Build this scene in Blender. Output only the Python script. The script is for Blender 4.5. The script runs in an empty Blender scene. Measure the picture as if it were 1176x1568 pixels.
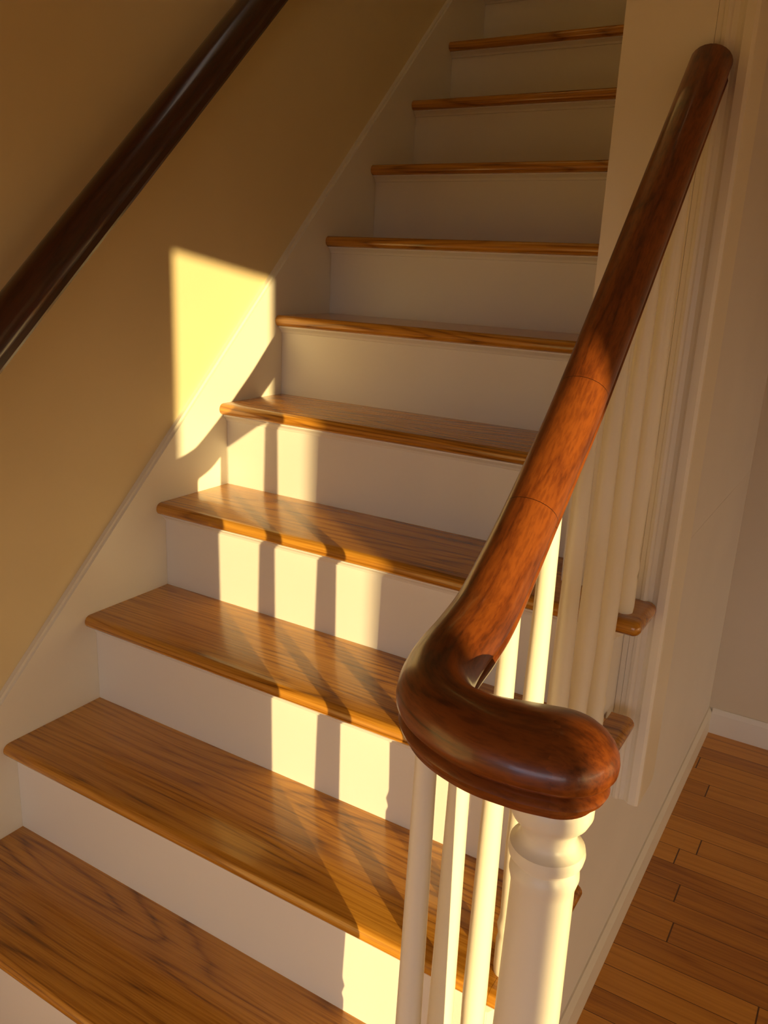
import bpy, bmesh, math
from mathutils import Vector, Matrix
sc=bpy.context.scene
r=0.19; g=0.1984; o=0.026
ZF=-0.326; W=0.975; YF=2.018; XB=0.985; YW=-2.5; XR=6.0; ZC=2.25
# ------------------------------------------------------------ materials
def newmat(name):
    m=bpy.data.materials.new(name); m.use_nodes=True
    nt=m.node_tree; b=nt.nodes["Principled BSDF"]
    return m,nt,b
def paint(name,col,rough=.5,spec=.4,bump=.02,var=.06):
    m,nt,b=newmat(name); N=nt.nodes; L=nt.links
    tc=N.new("ShaderNodeTexCoord")
    n=N.new("ShaderNodeTexNoise"); n.inputs["Scale"].default_value=3.5; n.inputs["Detail"].default_value=5
    L.new(tc.outputs["Object"],n.inputs["Vector"])
    cr=N.new("ShaderNodeValToRGB")
    cr.color_ramp.elements[0].position=.3; cr.color_ramp.elements[1].position=.75
    cr.color_ramp.elements[0].color=[c*(1-var) for c in col]+[1]
    cr.color_ramp.elements[1].color=list(col)+[1]
    L.new(n.outputs["Fac"],cr.inputs["Fac"]); L.new(cr.outputs["Color"],b.inputs["Base Color"])
    n2=N.new("ShaderNodeTexNoise"); n2.inputs["Scale"].default_value=90; n2.inputs["Detail"].default_value=3
    L.new(tc.outputs["Object"],n2.inputs["Vector"])
    bp=N.new("ShaderNodeBump"); bp.inputs["Strength"].default_value=bump*10; bp.inputs["Distance"].default_value=.001
    L.new(n2.outputs["Fac"],bp.inputs["Height"]); L.new(bp.outputs["Normal"],b.inputs["Normal"])
    b.inputs["Roughness"].default_value=rough; b.inputs["Specular IOR Level"].default_value=spec
    return m
def math_node(N,L,op,a,b_=None):
    n=N.new("ShaderNodeMath"); n.operation=op
    for i,v in enumerate((a,b_)):
        if v is None: continue
        if isinstance(v,(int,float)): n.inputs[i].default_value=v
        else: L.new(v,n.inputs[i])
    return n.outputs[0]
def wood(name,dark,mid,light,grain=(1.1,8,8),rings=9.,fine=(5,170,170),rough=.25,coat=.5,boards=None,contrast=.55,bump=.3,attr=None,seams=(),coatr=.1):
    m,nt,b=newmat(name); N=nt.nodes; L=nt.links
    if attr:
        at=N.new("ShaderNodeAttribute"); at.attribute_name=attr; vec=at.outputs["Vector"]
    else:
        tc=N.new("ShaderNodeTexCoord"); vec=tc.outputs["Object"]
    vec0=vec
    boardrand=None; gap=None
    if boards:
        sx=N.new("ShaderNodeSeparateXYZ"); L.new(vec,sx.inputs[0])
        row=math_node(N,L,"FLOOR",math_node(N,L,"DIVIDE",sx.outputs["Y"],boards[0]))
        wn=N.new("ShaderNodeTexWhiteNoise"); wn.noise_dimensions="1D"; L.new(row,wn.inputs["W"])
        xo=math_node(N,L,"ADD",math_node(N,L,"DIVIDE",sx.outputs["X"],boards[1]),math_node(N,L,"MULTIPLY",wn.outputs["Value"],7.3))
        col=math_node(N,L,"FLOOR",xo)
        cb=N.new("ShaderNodeCombineXYZ"); L.new(row,cb.inputs[0]); L.new(col,cb.inputs[1])
        w2=N.new("ShaderNodeTexWhiteNoise"); w2.noise_dimensions="3D"; L.new(cb.outputs[0],w2.inputs["Vector"])
        boardrand=w2.outputs["Value"]
        va=N.new("ShaderNodeVectorMath"); va.operation="MULTIPLY_ADD"
        L.new(w2.outputs["Color"],va.inputs[0]); va.inputs[1].default_value=(5,5,5); L.new(vec,va.inputs[2])
        fy=math_node(N,L,"FRACT",math_node(N,L,"DIVIDE",sx.outputs["Y"],boards[0]))
        fx=math_node(N,L,"FRACT",xo)
        gy=math_node(N,L,"LESS_THAN",math_node(N,L,"ABSOLUTE",math_node(N,L,"SUBTRACT",fy,.5)),.487)
        gx=math_node(N,L,"LESS_THAN",math_node(N,L,"ABSOLUTE",math_node(N,L,"SUBTRACT",fx,.5)),.4985)
        gap=math_node(N,L,"MULTIPLY",gy,gx)
        vec=va.outputs[0]
    if seams:
        sx=N.new("ShaderNodeSeparateXYZ"); L.new(vec0,sx.inputs[0])
        for s_ in seams:
            q=math_node(N,L,"GREATER_THAN",math_node(N,L,"ABSOLUTE",math_node(N,L,"SUBTRACT",sx.outputs["X"],s_)),.0004)
            gap=q if gap is None else math_node(N,L,"MULTIPLY",gap,q)
    mp=N.new("ShaderNodeMapping"); mp.inputs["Scale"].default_value=grain; L.new(vec,mp.inputs["Vector"])
    n=N.new("ShaderNodeTexNoise"); n.inputs["Scale"].default_value=1.; n.inputs["Detail"].default_value=2.5; n.inputs["Roughness"].default_value=.4; n.inputs["Distortion"].default_value=.15
    L.new(mp.outputs[0],n.inputs["Vector"])
    s=math_node(N,L,"FRACT",math_node(N,L,"MULTIPLY",n.outputs["Fac"],rings))
    cr=N.new("ShaderNodeValToRGB"); e=cr.color_ramp.elements
    e[0].position=0; e[0].color=(0,0,0,1); e[1].position=1; e[1].color=(.05,.05,.05,1)
    a=e.new(.18); a.color=(.7,.7,.7,1); a=e.new(.5); a.color=(1,1,1,1); a=e.new(.85); a.color=(.6,.6,.6,1)
    L.new(s,cr.inputs[0])
    mp2=N.new("ShaderNodeMapping"); mp2.inputs["Scale"].default_value=fine; L.new(vec,mp2.inputs["Vector"])
    nf=N.new("ShaderNodeTexNoise"); nf.inputs["Scale"].default_value=1.; nf.inputs["Detail"].default_value=4; nf.inputs["Roughness"].default_value=.6
    L.new(mp2.outputs[0],nf.inputs["Vector"])
    cf=N.new("ShaderNodeValToRGB"); cf.color_ramp.elements[0].position=.38; cf.color_ramp.elements[1].position=.56
    L.new(nf.outputs["Fac"],cf.inputs[0])
    st=math_node(N,L,"ADD",math_node(N,L,"MULTIPLY",cr.outputs[0],.6),math_node(N,L,"MULTIPLY",cf.outputs[0],.4))
    n3=N.new("ShaderNodeTexNoise"); n3.inputs["Scale"].default_value=2.2; n3.inputs["Detail"].default_value=1
    L.new(vec,n3.inputs["Vector"])
    val=math_node(N,L,"ADD",math_node(N,L,"MULTIPLY",st,contrast),math_node(N,L,"MULTIPLY",n3.outputs["Fac"],1-contrast))
    if boardrand is not None:
        val=math_node(N,L,"ADD",math_node(N,L,"MULTIPLY",val,.6),math_node(N,L,"MULTIPLY",boardrand,.38))
    ramp=N.new("ShaderNodeValToRGB"); e=ramp.color_ramp.elements
    e[0].position=.15; e[0].color=list(dark)+[1]; e[1].position=.85; e[1].color=list(light)+[1]
    a=e.new(.5); a.color=list(mid)+[1]
    L.new(val,ramp.inputs[0])
    out=ramp.outputs[0]
    if gap is not None:
        mx=N.new("ShaderNodeMix"); mx.data_type="RGBA"
        L.new(gap,mx.inputs[0]); mx.inputs[6].default_value=[c*(.6 if seams else .35) for c in dark]+[1]; L.new(out,mx.inputs[7]); out=mx.outputs[2]
    L.new(out,b.inputs["Base Color"])
    bp=N.new("ShaderNodeBump"); bp.inputs["Strength"].default_value=bump; bp.inputs["Distance"].default_value=.0006
    L.new(st,bp.inputs["Height"]); L.new(bp.outputs[0],b.inputs["Normal"])
    b.inputs["Roughness"].default_value=rough
    b.inputs["Coat Weight"].default_value=coat; b.inputs["Coat Roughness"].default_value=coatr
    return m
M_wall=paint("cream_wall_paint",(.80,.65,.36),.6,.3)
M_trim=paint("white_trim_paint",(.84,.78,.64),.35,.5,.01,.03)
M_riser=paint("white_riser_paint",(.82,.77,.67),.4,.5,.01,.03)
M_under=paint("white_wall_paint",(.79,.75,.70),.6,.3)
M_back=paint("hall_wall_paint",(.70,.60,.44),.6,.3)
M_ceil=paint("ceiling_paint",(.50,.44,.32),.8,.2)
M_oak=wood("oak_treads",(.10,.030,.004),(.44,.175,.015),(.68,.32,.036),grain=(.7,7.5,9),rings=20,fine=(6,260,260),contrast=.52,rough=.24,coat=.55,coatr=.1)
M_floor=wood("oak_strip_floor",(.30,.095,.010),(.56,.23,.024),(.74,.34,.045),grain=(1.0,14,14),rings=7,boards=(.068,1.1),contrast=.5,rough=.35,coat=.2)
M_mah=wood("mahogany_rail",(.055,.012,.003),(.14,.031,.005),(.23,.058,.008),grain=(5,30,30),rings=4,fine=(60,330,330),contrast=.62,rough=.34,coat=.3,bump=.12,attr="gr",seams=(.575,.745),coatr=.12)
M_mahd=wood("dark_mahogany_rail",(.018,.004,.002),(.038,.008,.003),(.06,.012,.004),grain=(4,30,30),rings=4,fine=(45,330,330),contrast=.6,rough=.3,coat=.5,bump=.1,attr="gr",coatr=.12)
# ------------------------------------------------------------ helpers
def obj(name,bm,mats,smooth=False,parent=None):
    me=bpy.data.meshes.new(name); bmesh.ops.recalc_face_normals(bm,faces=bm.faces[:]); bm.to_mesh(me); bm.free()
    for m in (mats if isinstance(mats,list) else [mats]): me.materials.append(m)
    if smooth:
        for p in me.polygons: p.use_smooth=True
        try: me.set_sharp_from_angle(angle=math.radians(38))
        except Exception: pass
    ob=bpy.data.objects.new(name,me); sc.collection.objects.link(ob)
    if parent: ob.parent=parent
    return ob
def empty(name):
    e=bpy.data.objects.new(name,None); sc.collection.objects.link(e); e.empty_display_size=.1; return e
def box(bm,x0,x1,y0,y1,z0,z1,bev=0,seg=2):
    vs=[bm.verts.new((x,y,z)) for x in (x0,x1) for y in (y0,y1) for z in (z0,z1)]
    idx=[(0,1,3,2),(4,6,7,5),(0,4,5,1),(2,3,7,6),(0,2,6,4),(1,5,7,3)]
    fs=[bm.faces.new([vs[i] for i in f]) for f in idx]
    if bev>0:
        es=list({e for f in fs for e in f.edges})
        bmesh.ops.bevel(bm,geom=es,offset=bev,segments=seg,affect='EDGES',profile=.5)
def boxobj(name,dims,mat,bev=0,parent=None,smooth=False):
    bm=bmesh.new(); box(bm,*dims,bev=bev); return obj(name,bm,mat,smooth,parent)
def prism(bm,pts,axis,a0,a1):
    def P(p,a):
        return {'x':(a,p[0],p[1]),'y':(p[0],a,p[1]),'z':(p[0],p[1],a)}[axis]
    A=[bm.verts.new(P(p,a0)) for p in pts]; B=[bm.verts.new(P(p,a1)) for p in pts]
    bm.faces.new(A); bm.faces.new(B)
    n=len(pts)
    for i in range(n): bm.faces.new((A[i],A[(i+1)%n],B[(i+1)%n],B[i]))
def lathe(bm,prof,cx,cy,seg=32):
    gr=bm.verts.layers.float_vector.get("gr") or bm.verts.layers.float_vector.new("gr")
    rings=[]
    for (rad,z) in prof:
        ring=[]
        for k in range(seg):
            v=bm.verts.new((cx+rad*math.cos(2*math.pi*k/seg),cy+rad*math.sin(2*math.pi*k/seg),z))
            v[gr]=(v.co.x+1.0,v.co.y,v.co.z); ring.append(v)
        rings.append(ring)
    for a,b in zip(rings,rings[1:]):
        for k in range(seg): bm.faces.new((a[k],a[(k+1)%seg],b[(k+1)%seg],b[k]))
    bm.faces.new(rings[0]); bm.faces.new(rings[-1])
def crom(P,n=10):
    P=[Vector(p) for p in P]; Q=[P[0]*2-P[1]]+P+[P[-1]*2-P[-2]]; out=[]
    for i in range(1,len(Q)-2):
        a,b,c,d=Q[i-1:i+3]
        for k in range(n):
            t=k/n
            out.append(.5*((2*b)+(c-a)*t+(2*a-5*b+4*c-d)*t*t+(-a+3*b-3*c+d)*t**3))
    out.append(P[-1]); return out
def sweep(bm,path,prof,scale=None,cap0=True,cap1=True):
    gr=bm.verts.layers.float_vector.new("gr")
    rings=[]; ln=0
    tot=sum((b-a).length for a,b in zip(path,path[1:]))
    for i,p in enumerate(path):
        if i: ln+=(p-path[i-1]).length
        t=(path[min(i+1,len(path)-1)]-path[max(i-1,0)]).normalized()
        side=Vector((t.y,-t.x,0)).normalized(); up=side.cross(t); 
        if up.z<0: up=-up
        s=scale(tot-ln) if scale else (1,1)
        ring=[]
        for u,w in prof:
            v=bm.verts.new(p+side*(u*s[0])+up*(w*s[1])); v[gr]=(ln,u,w); ring.append(v)
        rings.append(ring)
    n=len(prof)
    for a,b in zip(rings,rings[1:]):
        for k in range(n): bm.faces.new((a[k],a[(k+1)%n],b[(k+1)%n],b[k]))
    if cap0: bm.faces.new(rings[0])
    if cap1: bm.faces.new(rings[-1])
    return rings
# ------------------------------------------------------------ staircase
stair=empty("staircase")
TH=.026
def tread(n,x1,ret=True,yend=None):
    y0=n*g; y1=(n+1)*g+o+.01; z1=n*r; z0=z1-TH
    bm=bmesh.new()
    R=TH/2
    nose=[(y0+R-R*math.sin(math.pi*k/8)*1.0,z0+R+R*math.cos(math.pi*k/8)) for k in range(9)]
    if not ret:
        prism(bm,[(y1,z1)]+nose+[(y1,z0)],'x',0.0005,x1)
    else:
        xe=x1; xm=xe-.040
        prism(bm,[(y1,z1)]+nose+[(y1,z0)],'x',0.0005,xm)
        prism(bm,nose,'x',xm+.0004,xe-R)
        ye=yend if yend else (n+1)*g+.062
        p2=[(xm+.0004,z1)]+[(xe-R+R*math.sin(math.pi*k/8),z0+R+R*math.cos(math.pi*k/8)) for k in range(9)]+[(xm+.0004,z0)]
        prism(bm,p2,'y',y0+R,ye)
        seg=8; rings=[]
        for k in range(9):
            a=math.pi*k/8; rr=R*math.sin(a)+1e-5; zz=z0+R+R*math.cos(a)
            rings.append([bm.verts.new((xe-R+rr*math.cos(-math.pi/2*j/seg),y0+R+rr*math.sin(-math.pi/2*j/seg),zz)) for j in range(seg+1)])
        for a_,b_ in zip(rings,rings[1:]):
            for j in range(seg): bm.faces.new((a_[j],a_[j+1],b_[j+1],b_[j]))
    return obj("tread_%d"%(n+2),bm,M_oak,True,stair)
XE=1.022
NT=16
for n in range(-1,NT+1):
    if n<=2: tread(n,XE,True)
    elif n==3: tread(n,XE,True,yend=.698)
    else: tread(n,.868,False)
for n in range(-1,NT+1):
    zb=(n-1)*r if n>-1 else ZF
    x1=W-.002 if n<=3 else .869
    y=n*g+o
    bm=bmesh.new(); box(bm,0.0005,x1,y,y+.018,zb,n*r-TH)
    zt=n*r-TH
    pts=[(y,zt),(y-.013,zt),(y-.013,zt-.003),(y-.009,zt-.006),(y-.005,zt-.010),(y-.003,zt-.015),(y,zt-.016)]
    prism(bm,pts,'x',0.0005,x1)
    if n<=3:
        pts=[(W,zt),(W+.02,zt),(W+.02,zt-.003),(W+.012,zt-.008),(W+.006,zt-.016),(W,zt-.018)]
        prism(bm,pts,'y',y-.013,min((n+1)*g+.055,.695))
    obj("riser_%d"%(n+2),bm,M_riser,False,stair)
def zs(y): return .97*y+.075
bm=bmesh.new()
ya,yb=-.45,3.6
prism(bm,[(ya,ZF),(ya,ZF+.14),(-.25,ZF+.14),(-.12,zs(-.12)),(yb,zs(yb)),(yb,zs(yb)-.5),(.2,ZF)],'x',-.016,0)
sk=obj("wall_skirt",bm,M_trim,False,stair)
bm=bmesh.new()
prism(bm,[(-.12,zs(-.12)),(yb,zs(yb)),(yb,zs(yb)+.008),(-.12,zs(-.12)+.008)],'x',-.016,-.006)
obj("skirt_bead",bm,M_trim,False,stair)
pts=[(-g+o+.018,ZF)]
for n in range(-1,4):
    y=n*g+o+.001
    pts+= [(y if n>-1 else -g+o+.018, n*r-TH)]
    pts+= [((n+1)*g+o+.001, n*r-TH)]
pts+=[(YF,3*r-TH),(YF,ZF)]
bm=bmesh.new(); prism(bm,pts,'x',W-.035,W)
obj("wall_understair",bm,M_under)
# ------------------------------------------------------------ room shell
boxobj("wall_left",(-.14,-.016,YW,5,ZF,4.6),M_wall)
boxobj("floor",(-.14,XR,YW-.2,YF+.12,ZF-.1,ZF),M_floor)
boxobj("wall_back",(W,XR,YF,YF+.12,ZF,ZC),M_back)
boxobj("wall_stair",(.87,W,.802,5,3*r-TH+.0005,4.6),M_under)
boxobj("wall_landing",(-.016,.87,4.9,5,2.5,4.6),M_wall)
bm=bmesh.new(); box(bm,-.016,.87,NT*g+.25,4.9,NT*r-.15,NT*r); obj("floor_landing",bm,M_oak)
boxobj("ceiling",(-.016,XR,YW,.60,ZC,ZC+.1),M_ceil)
boxobj("ceiling_back",(W,XR,.60,YF+.12,ZC,ZC+.1),M_ceil)
boxobj("ceiling_stairwell",(-.14,W,.5,5,4.6,4.7),M_ceil)
boxobj("wall_header",(-.016,W,.5,.6,ZC+.1,4.6),M_wall)
bm=bmesh.new(); box(bm,XR,XR+.12,YW,YF+.12,1.25,ZC+.1); box(bm,XR,XR+.12,YF-.4,YF+.12,ZF,1.25)
obj("wall_right_light_block",bm,M_wall)  # unseen wall added, its low head cuts light on upper wall and stair
k=1.49
wx0=(.652-YW)*k; wx1=(1.097-YW)*k; wz1=1.222+.175*(-YW); wz0=-.12
vx0,vx1,vz0,vz1=.55,2.85,-.1,1.25  # opening of the added fill window, head kept low to dim upper walls
T=.12
XWALL=10  # front wall lengthened past the room to block stray sun
bm=bmesh.new()
box(bm,-.14,vx0,YW-T,YW,ZF,ZC+.1); box(bm,vx1,wx0,YW-T,YW,ZF,ZC+.1); box(bm,wx1,XWALL,YW-T,YW,ZF,ZC+.1)
box(bm,wx0,wx1,YW-T,YW,ZF,wz0); box(bm,wx0,wx1,YW-T,YW,wz1,ZC+.1)
box(bm,vx0,vx1,YW-T,YW,ZF,vz0); box(bm,vx0,vx1,YW-T,YW,vz1,ZC+.1)
obj("wall_front",bm,M_wall)
def window(name,a,b_,z0,z1,mull):
    win=empty(name); bm=bmesh.new(); c=.07
    box(bm,a-c,a,YW,YW+.018,z0-c,z1+c); box(bm,b_,b_+c,YW,YW+.018,z0-c,z1+c)
    box(bm,a,b_,YW,YW+.018,z1,z1+c); box(bm,a-c-.02,b_+c+.02,YW,YW+.05,z0-.03,z0)
    obj("casing",bm,M_trim,parent=win)
    if mull:
        bm=bmesh.new()
        for i in range(mull+1):
            x=a+(b_-a)*i/mull; x=min(max(x,a+.02),b_-.02)
            box(bm,x-.02,x+.02,YW-.08,YW-.045,z0,z1)
        for z in (z0+.02,(z0+z1)/2,z1-.02): box(bm,a,b_,YW-.085,YW-.05,z-.02,z+.02)
        obj("sash",bm,M_trim,parent=win)
window("window_1",wx0,wx1,wz0,wz1,0)
window("added_fill_window",vx0,vx1,vz0,vz1,3)  # unseen window added to send sky light onto the lower steps
# ------------------------------------------------------------ baseboards
def baseboard(name,p0,p1,nrm,h=.085,t=.012):
    bm=bmesh.new()
    prof=[(0,0),(t,0),(t,h-.015),(t*.5,h-.004),(t*.3,h),(0,h)]
    A=[bm.verts.new((p0[0]+nrm[0]*u,p0[1]+nrm[1]*u,ZF+z)) for u,z in prof]
    B=[bm.verts.new((p1[0]+nrm[0]*u,p1[1]+nrm[1]*u,ZF+z)) for u,z in prof]
    bm.faces.new(A); bm.faces.new(B); n=len(prof)
    for i in range(n): bm.faces.new((A[i],A[(i+1)%n],B[(i+1)%n],B[i]))
    return obj(name,bm,M_riser)
baseboard("baseboard_understair",(W,-.10),(W,YF),(1,0))
baseboard("baseboard_back",(W+.012,YF),(XR,YF),(0,-1))
baseboard("baseboard_left",(-.016,YW),(-.016,-.45),(1,0),h=.14)
# ------------------------------------------------------------ pilaster at wall end (moulded casing)
y0=.702; Z1=2.24
bm=bmesh.new()
box(bm,.857,.9845,y0,.80,3*r,Z1)
box(bm,W+.0005,.9845,y0,.80,.195,3*r)
pm=[(.985,.80),(.985,y0),(.992,y0),(.994,y0-.003),(.999,y0-.0045),(1.003,y0-.003),(1.005,y0),(1.012,y0+.001),(1.018,y0-.002),(1.022,y0-.006),(1.034,y0-.007),(1.039,y0-.004),(1.040,y0+.002),(1.040,.80)]
prism(bm,pm,'z',.195,Z1)
obj("trim_pilaster",bm,M_trim)
# ------------------------------------------------------------ handrail with turn-out
NX,NY,NZ=1.117,-.078,.734
ctrl=[(XB,.702,1.362),(XB,.56,1.214),(XB,.422,1.070),(XB,.292,.938),(XB,.226,.879),(XB,.172,.833),(XB,.122,.793),(XB,.078,.762),(.985,.039,.747),(.985,.004,.738),(.991,-.029,NZ),(1.005,-.060,NZ),(1.030,-.081,NZ),(1.062,-.088,NZ),(1.092,-.084,NZ),(NX,NY,NZ)]
path=crom(ctrl,8)
hw=.0285
prof=[]
for kx in range(0,13):
    a=math.pi*kx/12
    prof.append((hw*math.cos(a), .002+.026*math.sin(a)))
left=[(-hw*.99,-.003),(-hw*.92,-.0065),(-hw*.78,-.009),(-hw*.75,-.0115),(-hw*.85,-.0135),(-hw*.90,-.017),(-hw*.86,-.0205),(-hw*.73,-.023),(-hw*.71,-.0245),(-hw*.70,-.028)]
prof+=left; prof+=[(-u,w) for u,w in reversed(left)]
rail=empty("stair_handrail")
R0=.0445
def ss(t): t=max(0,min(1,t)); return t*t*(3-2*t)
def sclf(rem):
    e=ss((.42-rem)/.25); f=ss((.095-rem)/.085)
    return (1+.12*e+(R0/hw-1.12)*f,1+.14*e)
bm=bmesh.new(); sweep(bm,path,prof,sclf)
obj("rail",bm,M_mah,True,rail)
e=sclf(0)
rp=[(0.0005,.028*e[1])]
for kx in range(1,9):
    a=math.pi/2*(1-kx/8); rp.append((R0*math.cos(a),e[1]*(.002+.026*math.sin(a))))
for u,w in left: rp.append((R0*(-u/hw),w*e[1]))
rp.append((.001,-.028*e[1]))
bm=bmesh.new(); lathe(bm,[(a,NZ+b) for a,b in rp],NX,NY,48)
obj("end_cap",bm,M_mah,True,rail)
# ------------------------------------------------------------ newel
zt=NZ-.028*e[1]
prof_n=[(.030,zt),(.0315,zt-.003),(.0315,zt-.012),(.029,zt-.018),(.0225,zt-.025),(.021,zt-.034),(.024,zt-.040),(.0285,zt-.043),(.0295,zt-.048),(.0285,zt-.053),(.024,zt-.056),(.0235,zt-.059),(.0265,zt-.064),(.027,zt-.069),(.0255,zt-.075),(.0245,zt-.080),(.0250,zt-.13),(.0275,zt-.30),(.030,zt-.45),(.030,zt-.50),(.034,zt-.505),(.034,zt-.52),(.028,zt-.53),(.028,zt-.55),(.036,zt-.57),(.038,zt-.60),(.038,-r)]
bm=bmesh.new(); lathe(bm,prof_n,NX,NY,40)
obj("newel_post",bm,M_trim,True)
bm=bmesh.new()
lathe(bm,[(.085,-r-TH),(.095,-r-TH+.006),(.098,-r-TH/2),(.095,-r-.006),(.085,-r-.0005)],NX,NY,40)
obj("curtail_tread",bm,M_oak,True,stair)
bm=bmesh.new(); lathe(bm,[(.072,ZF),(.072,-r-TH)],NX,NY,40)
obj("curtail_riser",bm,M_riser,True,stair)
# ------------------------------------------------------------ balusters
def railz(y):
    for a,b in zip(path,path[1:]):
        if min(a.y,b.y)<=y<=max(a.y,b.y):
            t=(y-a.y)/(b.y-a.y) if b.y!=a.y else 0
            return a.z+(b.z-a.z)*t
    return .75
for i in range(8):
    yb_=.635-.0976*i
    n=math.floor(yb_/g+1e-6)
    z0=n*r; z1=railz(yb_)-.026
    H=z1-z0
    pr_=[(.0135,z0),(.0145,z0+.01),(.0145,z0+.05),(.0125,z0+.06),(.0150,z0+.075),(.0125,z0+.09),(.0130,z0+.12),(.0148,z0+.30*H),(.0125,z0+.6*H),(.0100,z0+.92*H),(.0095,z1)]
    xb_=XB if i<7 else .995
    bm=bmesh.new(); lathe(bm,pr_,xb_,yb_,24)
    obj("baluster",bm,M_trim,True)
# ------------------------------------------------------------ wall handrail
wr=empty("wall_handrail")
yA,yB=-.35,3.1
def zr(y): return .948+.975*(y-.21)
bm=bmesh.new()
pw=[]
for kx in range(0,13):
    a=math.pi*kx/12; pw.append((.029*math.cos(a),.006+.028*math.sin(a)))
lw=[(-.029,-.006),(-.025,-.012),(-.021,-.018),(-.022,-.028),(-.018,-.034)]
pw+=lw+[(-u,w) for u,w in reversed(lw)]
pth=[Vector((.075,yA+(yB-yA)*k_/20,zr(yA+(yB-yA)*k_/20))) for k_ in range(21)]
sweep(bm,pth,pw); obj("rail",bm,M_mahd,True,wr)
M_brass,nt,b=newmat("aged_brass"); b.inputs["Base Color"].default_value=(.35,.22,.08,1); b.inputs["Metallic"].default_value=1; b.inputs["Roughness"].default_value=.35
for yy in (-.2,1.3,2.7):
    bm=bmesh.new()
    pp=crom([(-.016,yy,zr(yy)-.10),(.03,yy,zr(yy)-.095),(.065,yy,zr(yy)-.075),(.075,yy,zr(yy)-.045)],5)
    circ=[(.006*math.cos(2*math.pi*q/10),.006*math.sin(2*math.pi*q/10)) for q in range(10)]
    rings=[]
    for i_,p in enumerate(pp):
        t=(pp[min(i_+1,len(pp)-1)]-pp[max(i_-1,0)]).normalized(); s=Vector((0,1,0)); u_=t.cross(s)
        rings.append([bm.verts.new(p+s*a+u_*b2) for a,b2 in circ])
    for a,b2 in zip(rings,rings[1:]):
        for q in range(10): bm.faces.new((a[q],a[(q+1)%10],b2[(q+1)%10],b2[q]))
    bm.faces.new(rings[0]); bm.faces.new(rings[-1])
    obj("bracket",bm,M_brass,True,wr)
# ------------------------------------------------------------ light
d=Vector((-1.49,1,-.175)).normalized()
sl=bpy.data.lights.new("sun","SUN"); sl.energy=7.6; sl.color=(1,.76,.36); sl.angle=math.radians(.3)
so=bpy.data.objects.new("sun",sl); sc.collection.objects.link(so)
so.rotation_euler=d.to_track_quat('-Z','Y').to_euler()
w=bpy.data.worlds.new("world"); sc.world=w; w.use_nodes=True
nt=w.node_tree; N=nt.nodes; L=nt.links; bg=N["Background"]
tc=N.new("ShaderNodeTexCoord")
dp=N.new("ShaderNodeVectorMath"); dp.operation="DOT_PRODUCT"; L.new(tc.outputs["Generated"],dp.inputs[0]); dp.inputs[1].default_value=(.97,.24,0)
az=N.new("ShaderNodeValToRGB"); az.color_ramp.elements[0].position=.35; az.color_ramp.elements[0].color=(.70,.77,1.0,1)
az.color_ramp.elements[1].position=.95; az.color_ramp.elements[1].color=(1.0,.73,.42,1)
L.new(math_node(N,L,"ADD",math_node(N,L,"MULTIPLY",dp.outputs["Value"],.5),.5),az.inputs[0])
sx=N.new("ShaderNodeSeparateXYZ"); L.new(tc.outputs["Generated"],sx.inputs[0])
el=N.new("ShaderNodeValToRGB"); E=el.color_ramp.elements
E[0].position=.47; E[0].color=(.06,.05,.04,1); E[1].position=1; E[1].color=(.35,.35,.35,1)
a=E.new(.51); a.color=(1,1,1,1); a=E.new(.65); a.color=(.75,.75,.75,1)
L.new(math_node(N,L,"ADD",math_node(N,L,"MULTIPLY",sx.outputs["Z"],.5),.5),el.inputs[0])
mx=N.new("ShaderNodeMix"); mx.data_type="RGBA"; mx.blend_type="MULTIPLY"; mx.inputs[0].default_value=1
L.new(az.outputs[0],mx.inputs[6]); L.new(el.outputs[0],mx.inputs[7]); L.new(mx.outputs[2],bg.inputs[0])
bg.inputs[1].default_value=3.9
# ------------------------------------------------------------ camera
Rm=[[0.85305,0.51978,0.0461],[0.18537,-0.21926,-0.9579],[-0.48779,0.82568,-0.28339]]
cam=bpy.data.cameras.new("camera"); co=bpy.data.objects.new("camera",cam); sc.collection.objects.link(co)
X=Vector(Rm[0]).normalized(); Y=-Vector(Rm[1]).normalized(); Z=-Vector(Rm[2]).normalized()
mw=Matrix((X,Y,Z)).transposed().to_4x4(); mw.translation=(1.2734,-.6111,1.0739)
co.matrix_world=mw
cam.sensor_fit='HORIZONTAL'; cam.sensor_width=36; cam.lens=36*1273.71/1176; cam.clip_start=.02
sc.camera=co
sc.view_settings.view_transform='Standard'
